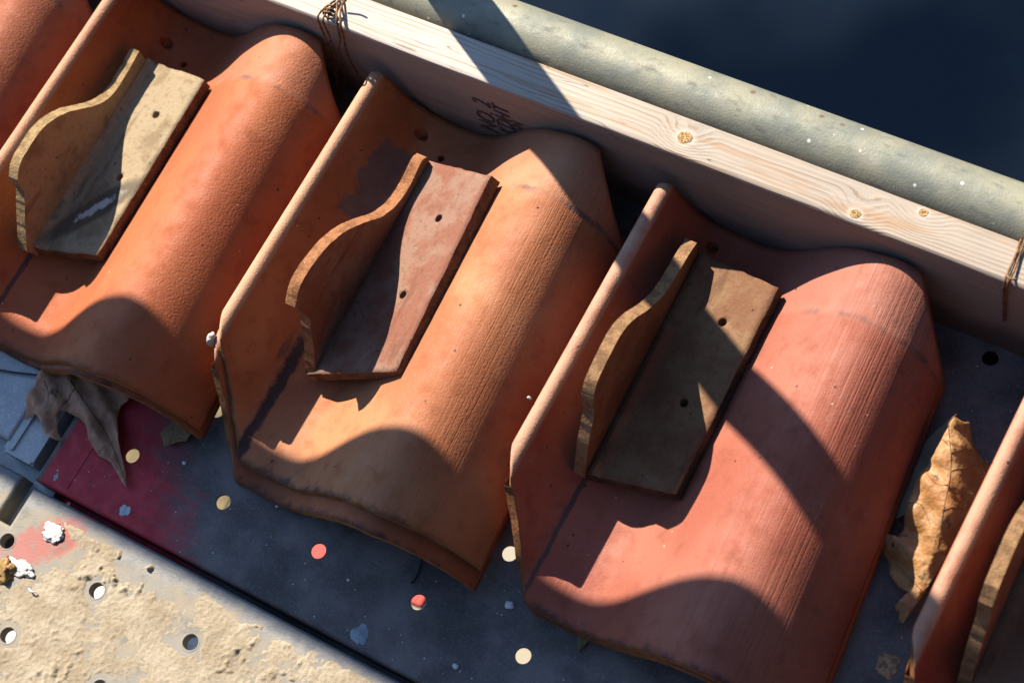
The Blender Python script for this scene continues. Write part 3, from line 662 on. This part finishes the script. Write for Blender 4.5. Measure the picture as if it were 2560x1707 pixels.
# ------------------------------------------------------------------ rake pieces (flat leg with two nail holes, curved upright flange)
C2 = [(-0.1203, 0.0360), (-0.1015, 0.0711), (-0.0934, 0.0944), (-0.0872, 0.1043), (-0.0919, 0.1399), (-0.0788, 0.1511), (-0.064, 0.1541), (-0.0463, 0.1517), (-0.0266, 0.1459), (-0.0066, 0.1337), (0.0135, 0.1138), (0.0327, 0.0907), (0.05, 0.0775), (0.068, 0.0724), (0.0853, 0.0733), (0.1038, 0.0765), (0.1127, 0.0726)]
C3 = [(-0.1010, 0.0450), (-0.0830, 0.0880), (-0.0640, 0.1183), (-0.0620, 0.1304), (-0.0599, 0.1477), (-0.0484, 0.1605), (-0.0226, 0.1645), (-0.0017, 0.1630), (0.0192, 0.1472), (0.0468, 0.1125), (0.0696, 0.0924), (0.0948, 0.0827), (0.1125, 0.0798), (0.1341, 0.0712)]
C1 = [(-0.1323, 0.0536), (-0.1118, 0.0809), (-0.0903, 0.1073), (-0.0892, 0.1216), (-0.0877, 0.1252), (-0.0753, 0.1347), (-0.0534, 0.1365), (-0.0343, 0.1347), (-0.0191, 0.1284), (0.001, 0.1127), (0.0225, 0.0874), (0.0402, 0.0719), (0.0581, 0.0669), (0.08, 0.0667), (0.1037, 0.0684)]
def rake(u0, curve, ua, ub, NL, NR, FL, FR, holes, mat, edge, label, seed, ncut=4, lean=0.0, zl=0.14, leg_edge=None):
    """NL NR FL FR: corners of the leg's upper face (near/far, left/right); flange plane u = ua + ub*y"""
    T = 0.0125
    NL, NR, FL, FR = map(Vector, (NL, NR, FL, FR))
    bm = bmesh.new()
    # leg
    nx, ny = 14, 36; topv = []; botv = []
    nn = (NR - NL).cross(FL - NL).normalized()
    for j in range(ny + 1):
        s = j / ny; r1 = []; r2 = []
        for i in range(nx + 1):
            q = i / nx
            p = (NL * (1 - q) + NR * q) * (1 - s) + (FL * (1 - q) + FR * q) * s
            edge_d = min(q, 1 - q, s, 1 - s)
            jit = 0.0010 * noise.noise(Vector((p.x * 90, p.y * 90, seed))) + 0.0007 * noise.noise(Vector((p.x * 300, p.y * 300, seed)))
            if s in (0, 1): p = p + Vector((0, jit, 0))
            if q == 1: p = p + Vector((jit * 0.6, 0, 0))
            dl = q * (NR - NL).length
            fillet = 0.0095 * (1 - (dl - 0.010) / 0.014) ** 2 if 0.0095 < dl < 0.024 else 0
            t1 = p + Vector((0, 0, fillet)) + nn * (0.0005 * noise.noise(Vector((p.x * 40, p.y * 40, seed + 2))))
            r1.append(bm.verts.new(t1)); r2.append(bm.verts.new(p - nn * T))
        topv.append(r1); botv.append(r2)
    ef = []
    for j in range(ny):
        for i in range(nx):
            bm.faces.new((topv[j][i], topv[j][i + 1], topv[j + 1][i + 1], topv[j + 1][i])); bm.faces.new((botv[j][i], botv[j + 1][i], botv[j + 1][i + 1], botv[j][i + 1]))
        ef.append(bm.faces.new((topv[j][0], topv[j + 1][0], botv[j + 1][0], botv[j][0]))); ef.append(bm.faces.new((topv[j][nx], botv[j][nx], botv[j + 1][nx], topv[j + 1][nx])))
    for i in range(nx):
        ef.append(bm.faces.new((topv[0][i], botv[0][i], botv[0][i + 1], topv[0][i + 1]))); ef.append(bm.faces.new((topv[ny][i], topv[ny][i + 1], botv[ny][i + 1], botv[ny][i])))
    for f in ef: f.material_index = 1
    legme = bpy.data.meshes.new('flat_leg'); bmesh.ops.recalc_face_normals(bm, faces=bm.faces); bm.to_mesh(legme); bm.free()
    root = bpy.data.objects.new('rake_tile', None); COL.objects.link(root); root.location = (u0, 0, 0); root.empty_display_size = 0.05
    tag(root, label, 'rake tile', 'L shaped rake pieces lying on the tiles')
    leg = bpy.data.objects.new('flat_leg', legme); COL.objects.link(leg); legme.materials.append(mat); legme.materials.append(leg_edge or edge); leg.location = (u0, 0, 0)
    cutters_apply(leg, [((hx, hy, hz), tuple(nn), 0.0042, 0.0040, 0.004) for hx, hy, hz in holes])
    leg.location = (0, 0, 0); leg.parent = root
    for p in leg.data.polygons: p.use_smooth = p.material_index == 0 and p.area > 1e-8 and abs(p.normal.dot(nn)) > 0.8
    # flange
    head = [(Vector((y, z, 0))) for y, z in curve]
    sm = [tuple(p[:2]) for p in smooth_path(head[ncut:], 6)]
    outline = [tuple(c) for c in curve[:ncut]] + sm
    dense_o = []
    for a, b in zip(outline, outline[1:]):
        L = math.hypot(b[0] - a[0], b[1] - a[1]); k = max(1, int(L / 0.004))
        for q in range(k): dense_o.append((a[0] + (b[0] - a[0]) * q / k, a[1] + (b[1] - a[1]) * q / k))
    dense_o.append(outline[-1])
    dense_o = [(y + 0.0007 * noise.noise(Vector((y * 200, z * 200, seed))), z + 0.0006 * noise.noise(Vector((y * 150, z * 150, seed + 9)))) for y, z in dense_o]
    # foot line follows the leg's left edge, just below its upper face
    foot = []
    for s in (1.0, 0.75, 0.5, 0.25, 0.0):
        p = NL * (1 - s) + FL * s; foot.append((p.y if s < 1 else dense_o[-1][0], p.z - 0.0085))
    loop = dense_o + foot
    TK = 0.0112
    bm = bmesh.new()
    A = [bm.verts.new((ua + ub * y + lean * (z - zl), y, z)) for y, z in loop]; B = [bm.verts.new((ua + ub * y + lean * (z - zl) + TK + 0.0004 * noise.noise(Vector((y * 60, z * 60, seed))), y, z)) for y, z in loop]
    n = len(loop)
    for k in range(n):
        f = bm.faces.new((A[k], A[(k + 1) % n], B[(k + 1) % n], B[k])); f.material_index = 1
    for tri in tessellate_polygon([[Vector((y, z, 0)) for y, z in loop]]):
        bm.faces.new([A[k] for k in tri]); bm.faces.new([B[k] for k in tri[::-1]])
    bmesh.ops.recalc_face_normals(bm, faces=bm.faces)
    fl = bm_obj('upright_flange', bm, mat, root); fl.data.materials.append(edge)
    return root

le = clay_edge('soot_shade_clay_edge', (0.060, 0.036, 0.026)); le2 = clay_edge('dark_clay_edge', (0.13, 0.065, 0.036))  # leg edges: shade of that side put into the colour, plus soot
k1 = clay_dusty('tan_clay', (0.17, 0.120, 0.068), (0.25, 0.19, 0.115), 0.7, 2.0, damp=True)
k2 = clay_dusty('pinkish_clay', (0.1638, 0.0640, 0.0390), (0.1872, 0.1053, 0.0718), 0.45, 5.0)
k3 = clay_dusty('brown_clay', (0.1287, 0.0585, 0.0296), (0.1599, 0.0897, 0.0452), 0.5, 9.0)
k4 = clay_dusty('dark_clay', (0.1326, 0.0663, 0.0390), (0.1638, 0.0975, 0.0585), 0.4, 13.0)
e1 = clay_edge('tan_clay_edge', (0.2964, 0.1950, 0.0936)); e2 = clay_edge('orange_clay_edge', (0.2964, 0.1287, 0.0562)); e3 = clay_edge('brown_clay_edge', (0.2496, 0.1404, 0.0686))
rake(-0.237, C2, 0.085, 0.0, (0.088, -0.1215, 0.0380), (0.1955, -0.0975, 0.1005), (0.083, 0.1140, 0.0565), (0.178, 0.1090, 0.1000), ((0.1440, 0.0570, 0.083), (0.154, -0.0245, 0.080)), k2, e2,
     'pinkish L shaped rake piece with notched curved flange on the golden tile', 2.2, 4, leg_edge=le2)
rake(-0.551, C1, 0.0535, -0.04, (0.0560, -0.1280, 0.0420), (0.1480, -0.1070, 0.0600), (0.0480, 0.1070, 0.0430), (0.1410, 0.1050, 0.0600), ((0.1110, 0.0520, 0.054), (0.1150, -0.0235, 0.054)), k1, e1,
     'tan dusty L shaped rake piece with a white damp mark on the orange tile', 4.2, 4, leg_edge=le2)
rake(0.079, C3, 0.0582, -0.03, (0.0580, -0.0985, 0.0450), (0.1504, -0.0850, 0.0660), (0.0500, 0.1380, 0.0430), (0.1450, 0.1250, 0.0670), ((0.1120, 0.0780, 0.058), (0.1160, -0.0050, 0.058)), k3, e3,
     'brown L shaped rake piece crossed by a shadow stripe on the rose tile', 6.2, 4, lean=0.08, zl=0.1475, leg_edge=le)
rake(0.451, [(y - 0.022, z) for y, z in C3], 0.0480, -0.03, (0.052, -0.1250, 0.0450), (0.146, -0.1150, 0.0640), (0.046, 0.1100, 0.0450), (0.146, 0.0900, 0.0650), ((0.11, 0.05, 0.057), (0.115, -0.03, 0.057)), k4, e3,
     'dark rake piece at the right edge showing only its orange top edge', 8.2, 5)

# ------------------------------------------------------------------ dry leaves
def leaf_mat(name, a, b, c3):
    t = M(name); n1 = t.noise(60, 5, 0.6); n2 = t.noise(260, 4, 0.65); n3 = t.noise(26, 3, 0.5)
    c = t.mix(t.step(n1, 0.35, 0.65), a, b); c = t.mix(t.step(n3, 0.45, 0.6, 0, 0.6), c, c3)
    c = t.mix(t.step(n1, 0.62, 0.7, 0, 0.8), c, (0.03, 0.02, 0.012)); c = t.mix(t.step(n2, 0.55, 0.75, 0, 0.4), c, tuple(v * 0.5 for v in a))
    cell = t.voro(330); 
    m = t.done(c, 0.6, t.bump(t.math('ADD', cell, n2), 0.5, 0.0008), spec=0.35)
    return m
def leaf(name, outline, zf, mat, vein_mat, veins, label, thick=0.0004, cat='leaf', group='dry fallen leaves'):
    pts = [Vector((x, y)) for x, y in outline]
    bm = bmesh.new(); vs = [bm.verts.new((p.x, p.y, 0)) for p in pts]
    E = [bm.edges.new((vs[i], vs[(i + 1) % len(vs)])) for i in range(len(vs))]
    bmesh.ops.triangle_fill(bm, use_beauty=True, use_dissolve=False, edges=E)
    for it in range(4): bmesh.ops.subdivide_edges(bm, edges=[e for e in bm.edges if e.calc_length() > 0.0028], cuts=1); bmesh.ops.triangulate(bm, faces=bm.faces[:])
    for v in bm.verts: v.co.z = zf(v.co.x, v.co.y)
    bmesh.ops.recalc_face_normals(bm, faces=bm.faces)
    if sum(f.normal.z for f in bm.faces) < 0: bmesh.ops.reverse_faces(bm, faces=bm.faces[:])
    r = bmesh.ops.extrude_face_region(bm, geom=bm.faces[:])
    for g2 in r['geom']:
        if isinstance(g2, bmesh.types.BMVert): g2.co.z += thick
    bmesh.ops.recalc_face_normals(bm, faces=bm.faces)
    o = bm_obj(name, bm, mat, None, True); tag(o, label, cat, group)
    V = []; F = []
    for v in veins:
        tube([(p.x, p.y, zf(p.x, p.y) + thick + 0.0001) for p in smooth_path([(x, y, 0) for x, y in v], 8)], 0.0005, 6, 0, V, F, lambda q: 1.0 - 0.65 * q)
    if V: mesh_obj('veins', V, F, vein_mat, o, True)
    return o
L1 = [(-0.4188, -0.2359), (-0.4153, -0.244), (-0.417, -0.2533), (-0.4084, -0.2751), (-0.4065, -0.2752), (-0.4021, -0.269), (-0.3985, -0.2673), (-0.3917, -0.2685), (-0.3841, -0.2724), (-0.3767, -0.2795), (-0.3685, -0.281), (-0.3618, -0.2805), (-0.3571, -0.2789), (-0.3587, -0.2765), (-0.3658, -0.2724), (-0.3722, -0.2659), (-0.3759, -0.2591), (-0.3749, -0.2539), (-0.3675, -0.251), (-0.3534, -0.2509), (-0.3419, -0.2541), (-0.3322, -0.2653), (-0.3224, -0.2702), (-0.3122, -0.2748), (-0.2971, -0.275), (-0.2866, -0.2804), (-0.2769, -0.2862), (-0.2682, -0.2897), (-0.2788, -0.2768), (-0.2911, -0.264), (-0.303, -0.2467), (-0.3164, -0.234), (-0.321, -0.2256), (-0.3206, -0.2212), (-0.314, -0.2148), (-0.318, -0.200), (-0.345, -0.190), (-0.37, -0.188), (-0.40, -0.196), (-0.412, -0.215)]
lz1 = lambda x, y: max(0.0035, 0.0115 + 0.12 * max(-0.05, min(0.0, (y + 0.255))) + 0.0055 * noise.noise(Vector((x * 45, y * 45, 1))) + 0.0022 * math.sin((x * 0.6 + y) * 260) + 0.0015 * noise.noise(Vector((x * 160, y * 160, 1))) - 0.05 * max(0, -0.262 - y))
leaf('dry_leaf', L1, lz1, leaf_mat('leaf_brown', (0.30, 0.150, 0.080), (0.39, 0.215, 0.125), (0.21, 0.10, 0.052)), simple('vein_dark', (0.045, 0.022, 0.014), 0.7),
     [[(-0.3814, -0.2231), (-0.359, -0.2332), (-0.3328, -0.2455), (-0.3093, -0.2577), (-0.291, -0.2709), (-0.2690, -0.2885)], [(-0.4075, -0.2349), (-0.3975, -0.2422), (-0.3896, -0.2524)], [(-0.372, -0.2275), (-0.376, -0.245), (-0.366, -0.272)]],
     'brown pointed leaf sticking out below the orange tile over the red paint')
L2 = [(0.4069, 0.0838), (0.409, 0.0699), (0.4081, 0.0437), (0.4031, 0.0175), (0.4057, -0.0103), (0.4100, -0.0220), (0.4085, -0.0300), (0.396, -0.0304), (0.3834, -0.0364), (0.3921, -0.0476), (0.398, -0.0421), (0.408, -0.049), (0.4134, -0.059), (0.4263, -0.067), (0.4351, -0.0681), (0.4295, -0.0831), (0.4325, -0.0868), (0.4345, -0.0850), (0.4375, -0.0935), (0.4422, -0.0945), (0.4462, -0.0712), (0.452, -0.0254), (0.4570, 0.0150), (0.4550, 0.0690), (0.4470, 0.0700), (0.4359, 0.0712), (0.4290, 0.0745), (0.425, 0.081), (0.4205, 0.0873), (0.4175, 0.0845), (0.4146, 0.0836)]
MID = [(0.09, 0.4085), (0.073, 0.4090), (0.0476, 0.4220), (0.029, 0.4285), (0.0, 0.4350), (-0.0274, 0.4410), (-0.1, 0.446)]
def mid_x(y):
    for (ya, xa), (yb, xb) in zip(MID, MID[1:]):
        if y >= yb or yb == -0.1: return xa + (xb - xa) * (ya - y) / (ya - yb)
def lz2(x, y):
    zr = 0.057 - 0.030 * max(0, min(1, (0.005 - y) / 0.065)) - 0.012 * max(0, (y - 0.06) / 0.03)
    d = x - mid_x(y)
    z = zr - (0.22 * -d + 4.0 * d * d if d < 0 else 0.35 * d + 34.0 * d * d)
    z += 0.0028 * math.sin(y * 210 + d * 120) * min(1, abs(d) / 0.008) + 0.0045 * noise.noise(Vector((x * 60, y * 48, 3))) + 0.0014 * noise.noise(Vector((x * 210, y * 210, 3)))
    return max(0.004, z)
leaf('dry_leaf', L2, lz2, leaf_mat('leaf_golden', (0.26, 0.120, 0.036), (0.34, 0.195, 0.085), (0.21, 0.080, 0.020)), simple('vein_tan', (0.10, 0.05, 0.02), 0.7),
     [[(0.4091, 0.0866), (0.4081, 0.073), (0.4214, 0.0476), (0.4289, 0.029), (0.4361, -0.0003), (0.4433, -0.0274)], [(0.4211, 0.0484), (0.426, 0.0562), (0.4325, 0.0642)], [(0.4169, 0.0538), (0.4095, 0.058)], [(0.4300, 0.022), (0.4200, 0.020), (0.4090, 0.026)], [(0.4350, 0.0), (0.4430, 0.008), (0.4500, 0.020)], [(0.4270, 0.034), (0.4350, 0.045), (0.4430, 0.060)], [(0.406, -0.0032), (0.4182, -0.0015), (0.4406, -0.0251)], [(0.4442, -0.0625), (0.4165, -0.0492)]],
     'golden curled leaf lying between the rose tile and the dark red tile')
L3 = [(0.3850, 0.0500), (0.3870, 0.0300), (0.3880, 0.0180), (0.3905, 0.0050), (0.3965, -0.0120), (0.4080, 0.0000), (0.4120, 0.0500), (0.4080, 0.0880), (0.4020, 0.0950)]
leaf('dry_leaf', L3, lambda x, y: 0.014 + 0.2 * (x - 0.39) + 0.002 * noise.noise(Vector((x * 60, y * 60, 8))), leaf_mat('leaf_grey', (0.22, 0.16, 0.10), (0.28, 0.21, 0.14), (0.17, 0.12, 0.08)), None, [],
     'greyish back lobe of a leaf in the shade beside the rose tile')
L4 = [(-0.268, -0.2290), (-0.262, -0.2330), (-0.2572, -0.2385), (-0.252, -0.2330), (-0.2465, -0.2270), (-0.240, -0.2240), (-0.238, -0.205), (-0.262, -0.200)]
leaf('dry_leaf', L4, lambda x, y: 0.006 + 0.003 * noise.noise(Vector((x * 60, y * 60, 8))) + 0.0, leaf_mat('leaf_olive', (0.16, 0.10, 0.04), (0.22, 0.14, 0.06), (0.12, 0.08, 0.03)), None, [],
     'small olive brown leaf tip under the right corner of the orange tile')
L5 = [(0.193, -0.2200), (0.1955, -0.2270), (0.2011, -0.2349), (0.2025, -0.2300), (0.2040, -0.2230), (0.206, -0.2100), (0.195, -0.2100)]
leaf('dry_leaf', L5, lambda x, y: 0.003 + 0.002 * noise.noise(Vector((x * 60, y * 60, 8))), leaf_mat('leaf_green', (0.10, 0.085, 0.035), (0.14, 0.11, 0.05), (0.07, 0.06, 0.03)), None, [],
     'tiny dark green leaf tip under the lower edge of the rose tile')
V, F = tube([(0.027, -0.2150, 0.006), (0.0312, -0.2260, 0.003), (0.0334, -0.2372, 0.0018), (0.0334, -0.2430, 0.0015), (0.0318, -0.2470, 0.0015)], 0.0008, 6, 6)
o = mesh_obj('twig', V, F, simple('twig_black', (0.015, 0.012, 0.012), 0.8), None, True); tag(o, 'thin black bent twig sticking out below the golden tile', 'twig')
V, F = tube([(-0.50, -0.2520, 0.004), (-0.46, -0.2420, 0.004), (-0.43, -0.2330, 0.005), (-0.40, -0.2230, 0.006)], 0.0011, 6, 6)
o = mesh_obj('cable', V, F, simple('cable_black', (0.02, 0.022, 0.025), 0.6), None, True); tag(o, 'thin black cable on the blue grey plank beside the brown leaf', 'cable')

# ------------------------------------------------------------------ mortar bits on the tiles
def bit(name, x, y, z, rx, ry, rz, mat, label, seed):
    bm = bmesh.new(); bmesh.ops.create_icosphere(bm, subdivisions=3, radius=1)
    for v in bm.verts:
        n = 1 + 0.4 * fbm(v.co.x * 1.8 + seed, v.co.y * 1.8, v.co.z * 1.8, 3); v.co = Vector((v.co.x * rx * n, v.co.y * ry * n, v.co.z * rz * n))
    o = bm_obj(name, bm, mat, None, True, (x, y, z)); tag(o, label, 'mortar'); return o
bit('mortar_lump', -0.2262, -0.1405, 0.0885, 0.0030, 0.0060, 0.0085, white_m, 'white mortar lump on the cut left corner of the golden tile', 2.0)
bit('mortar_lump', 0.0832, -0.0700, 0.1040, 0.0022, 0.0012, 0.0016, white_m, 'tiny white chip stuck on the left rim of the rose tile', 5.0)

# ------------------------------------------------------------------ rusty tie wires on the board
t = M('rusty_wire'); n1 = t.noise(260, 4, 0.6); c = t.mix(t.step(n1, 0.4, 0.6), (0.055, 0.028, 0.014), (0.20, 0.095, 0.035)); rust = t.done(c, 0.6, t.bump(n1, 0.5, 0.0006), 0.3)
V = []; F = []; RW = 0.0011
TW = [  # loops twisted together on top, tails hanging down the face between the stacks
    [(-0.276, 0.200, 0.1425), (-0.2795, 0.1860, 0.1460), (-0.2775, 0.1735, 0.1500), (-0.2755, 0.1690, 0.1330), (-0.2800, 0.1690, 0.1080), (-0.2840, 0.1680, 0.0850), (-0.2880, 0.1640, 0.0500), (-0.2960, 0.1600, 0.0050)],
    [(-0.272, 0.201, 0.1425), (-0.2740, 0.1860, 0.1470), (-0.2715, 0.1730, 0.1490), (-0.2690, 0.1690, 0.1290), (-0.2760, 0.1690, 0.0980), (-0.2860, 0.1670, 0.0560), (-0.2930, 0.1600, 0.0150)],
    [(-0.268, 0.202, 0.1425), (-0.2610, 0.1880, 0.1480), (-0.2530, 0.1760, 0.1480), (-0.2520, 0.1700, 0.1300), (-0.2570, 0.1690, 0.1050), (-0.2570, 0.1680, 0.0800), (-0.2480, 0.1640, 0.0600)],
    [(-0.2745, 0.203, 0.1425), (-0.2650, 0.1890, 0.1500), (-0.2570, 0.1760, 0.1490), (-0.2575, 0.1700, 0.1270), (-0.2660, 0.1690, 0.1080), (-0.2740, 0.1660, 0.0600), (-0.2900, 0.1600, 0.0100)],
]
for p in TW: tube(p, RW, 7, 6, V, F)
coil = [(-0.2715 + 0.0045 * math.cos(a * 2.3), 0.1900 - 0.0016 * a * 0.9, 0.1480 + 0.0040 * math.sin(a * 2.3)) for a in [k * 0.35 for k in range(24)]]
tube(coil, RW, 7, 3, V, F)
tube([(-0.270, 0.202, 0.142), (-0.271, 0.215, 0.1445), (-0.272, 0.2185, 0.13)], RW, 7, 6, V, F); tube([(-0.264, 0.196, 0.147), (-0.2585, 0.203, 0.154), (-0.2560, 0.206, 0.160)], RW * 0.9, 7, 6, V, F)
o = mesh_obj('tie_wire', V, F, rust, None, True); tag(o, 'rusty tie wire twisted over the board with loose ends hanging down', 'wire', 'rusty tie wires round the board')
V = []; F = []
tube([(0.4075, 0.2165, 0.1300), (0.4085, 0.2160, 0.1425), (0.4105, 0.2000, 0.1428), (0.4110, 0.1860, 0.1432), (0.4115, 0.1765, 0.1420), (0.4120, 0.1738, 0.1300), (0.4125, 0.1740, 0.1000), (0.4130, 0.1745, 0.0650)], RW, 7, 6, V, F)
tube([(0.4105, 0.2165, 0.1300), (0.4115, 0.2160, 0.1428), (0.4135, 0.2000, 0.1430), (0.4150, 0.1850, 0.1440), (0.4150, 0.1770, 0.1450), (0.4143, 0.1735, 0.1330), (0.4140, 0.1738, 0.1050), (0.4142, 0.1745, 0.0680)], RW, 7, 6, V, F)
tube([(0.4105, 0.1800, 0.1440), (0.4165, 0.1775, 0.1465), (0.4205, 0.1785, 0.1480)], RW, 7, 6, V, F)
o = mesh_obj('tie_wire', V, F, rust, None, True); tag(o, 'rusty tie wire wrapped straight round the board near the right edge', 'wire', 'rusty tie wires round the board')
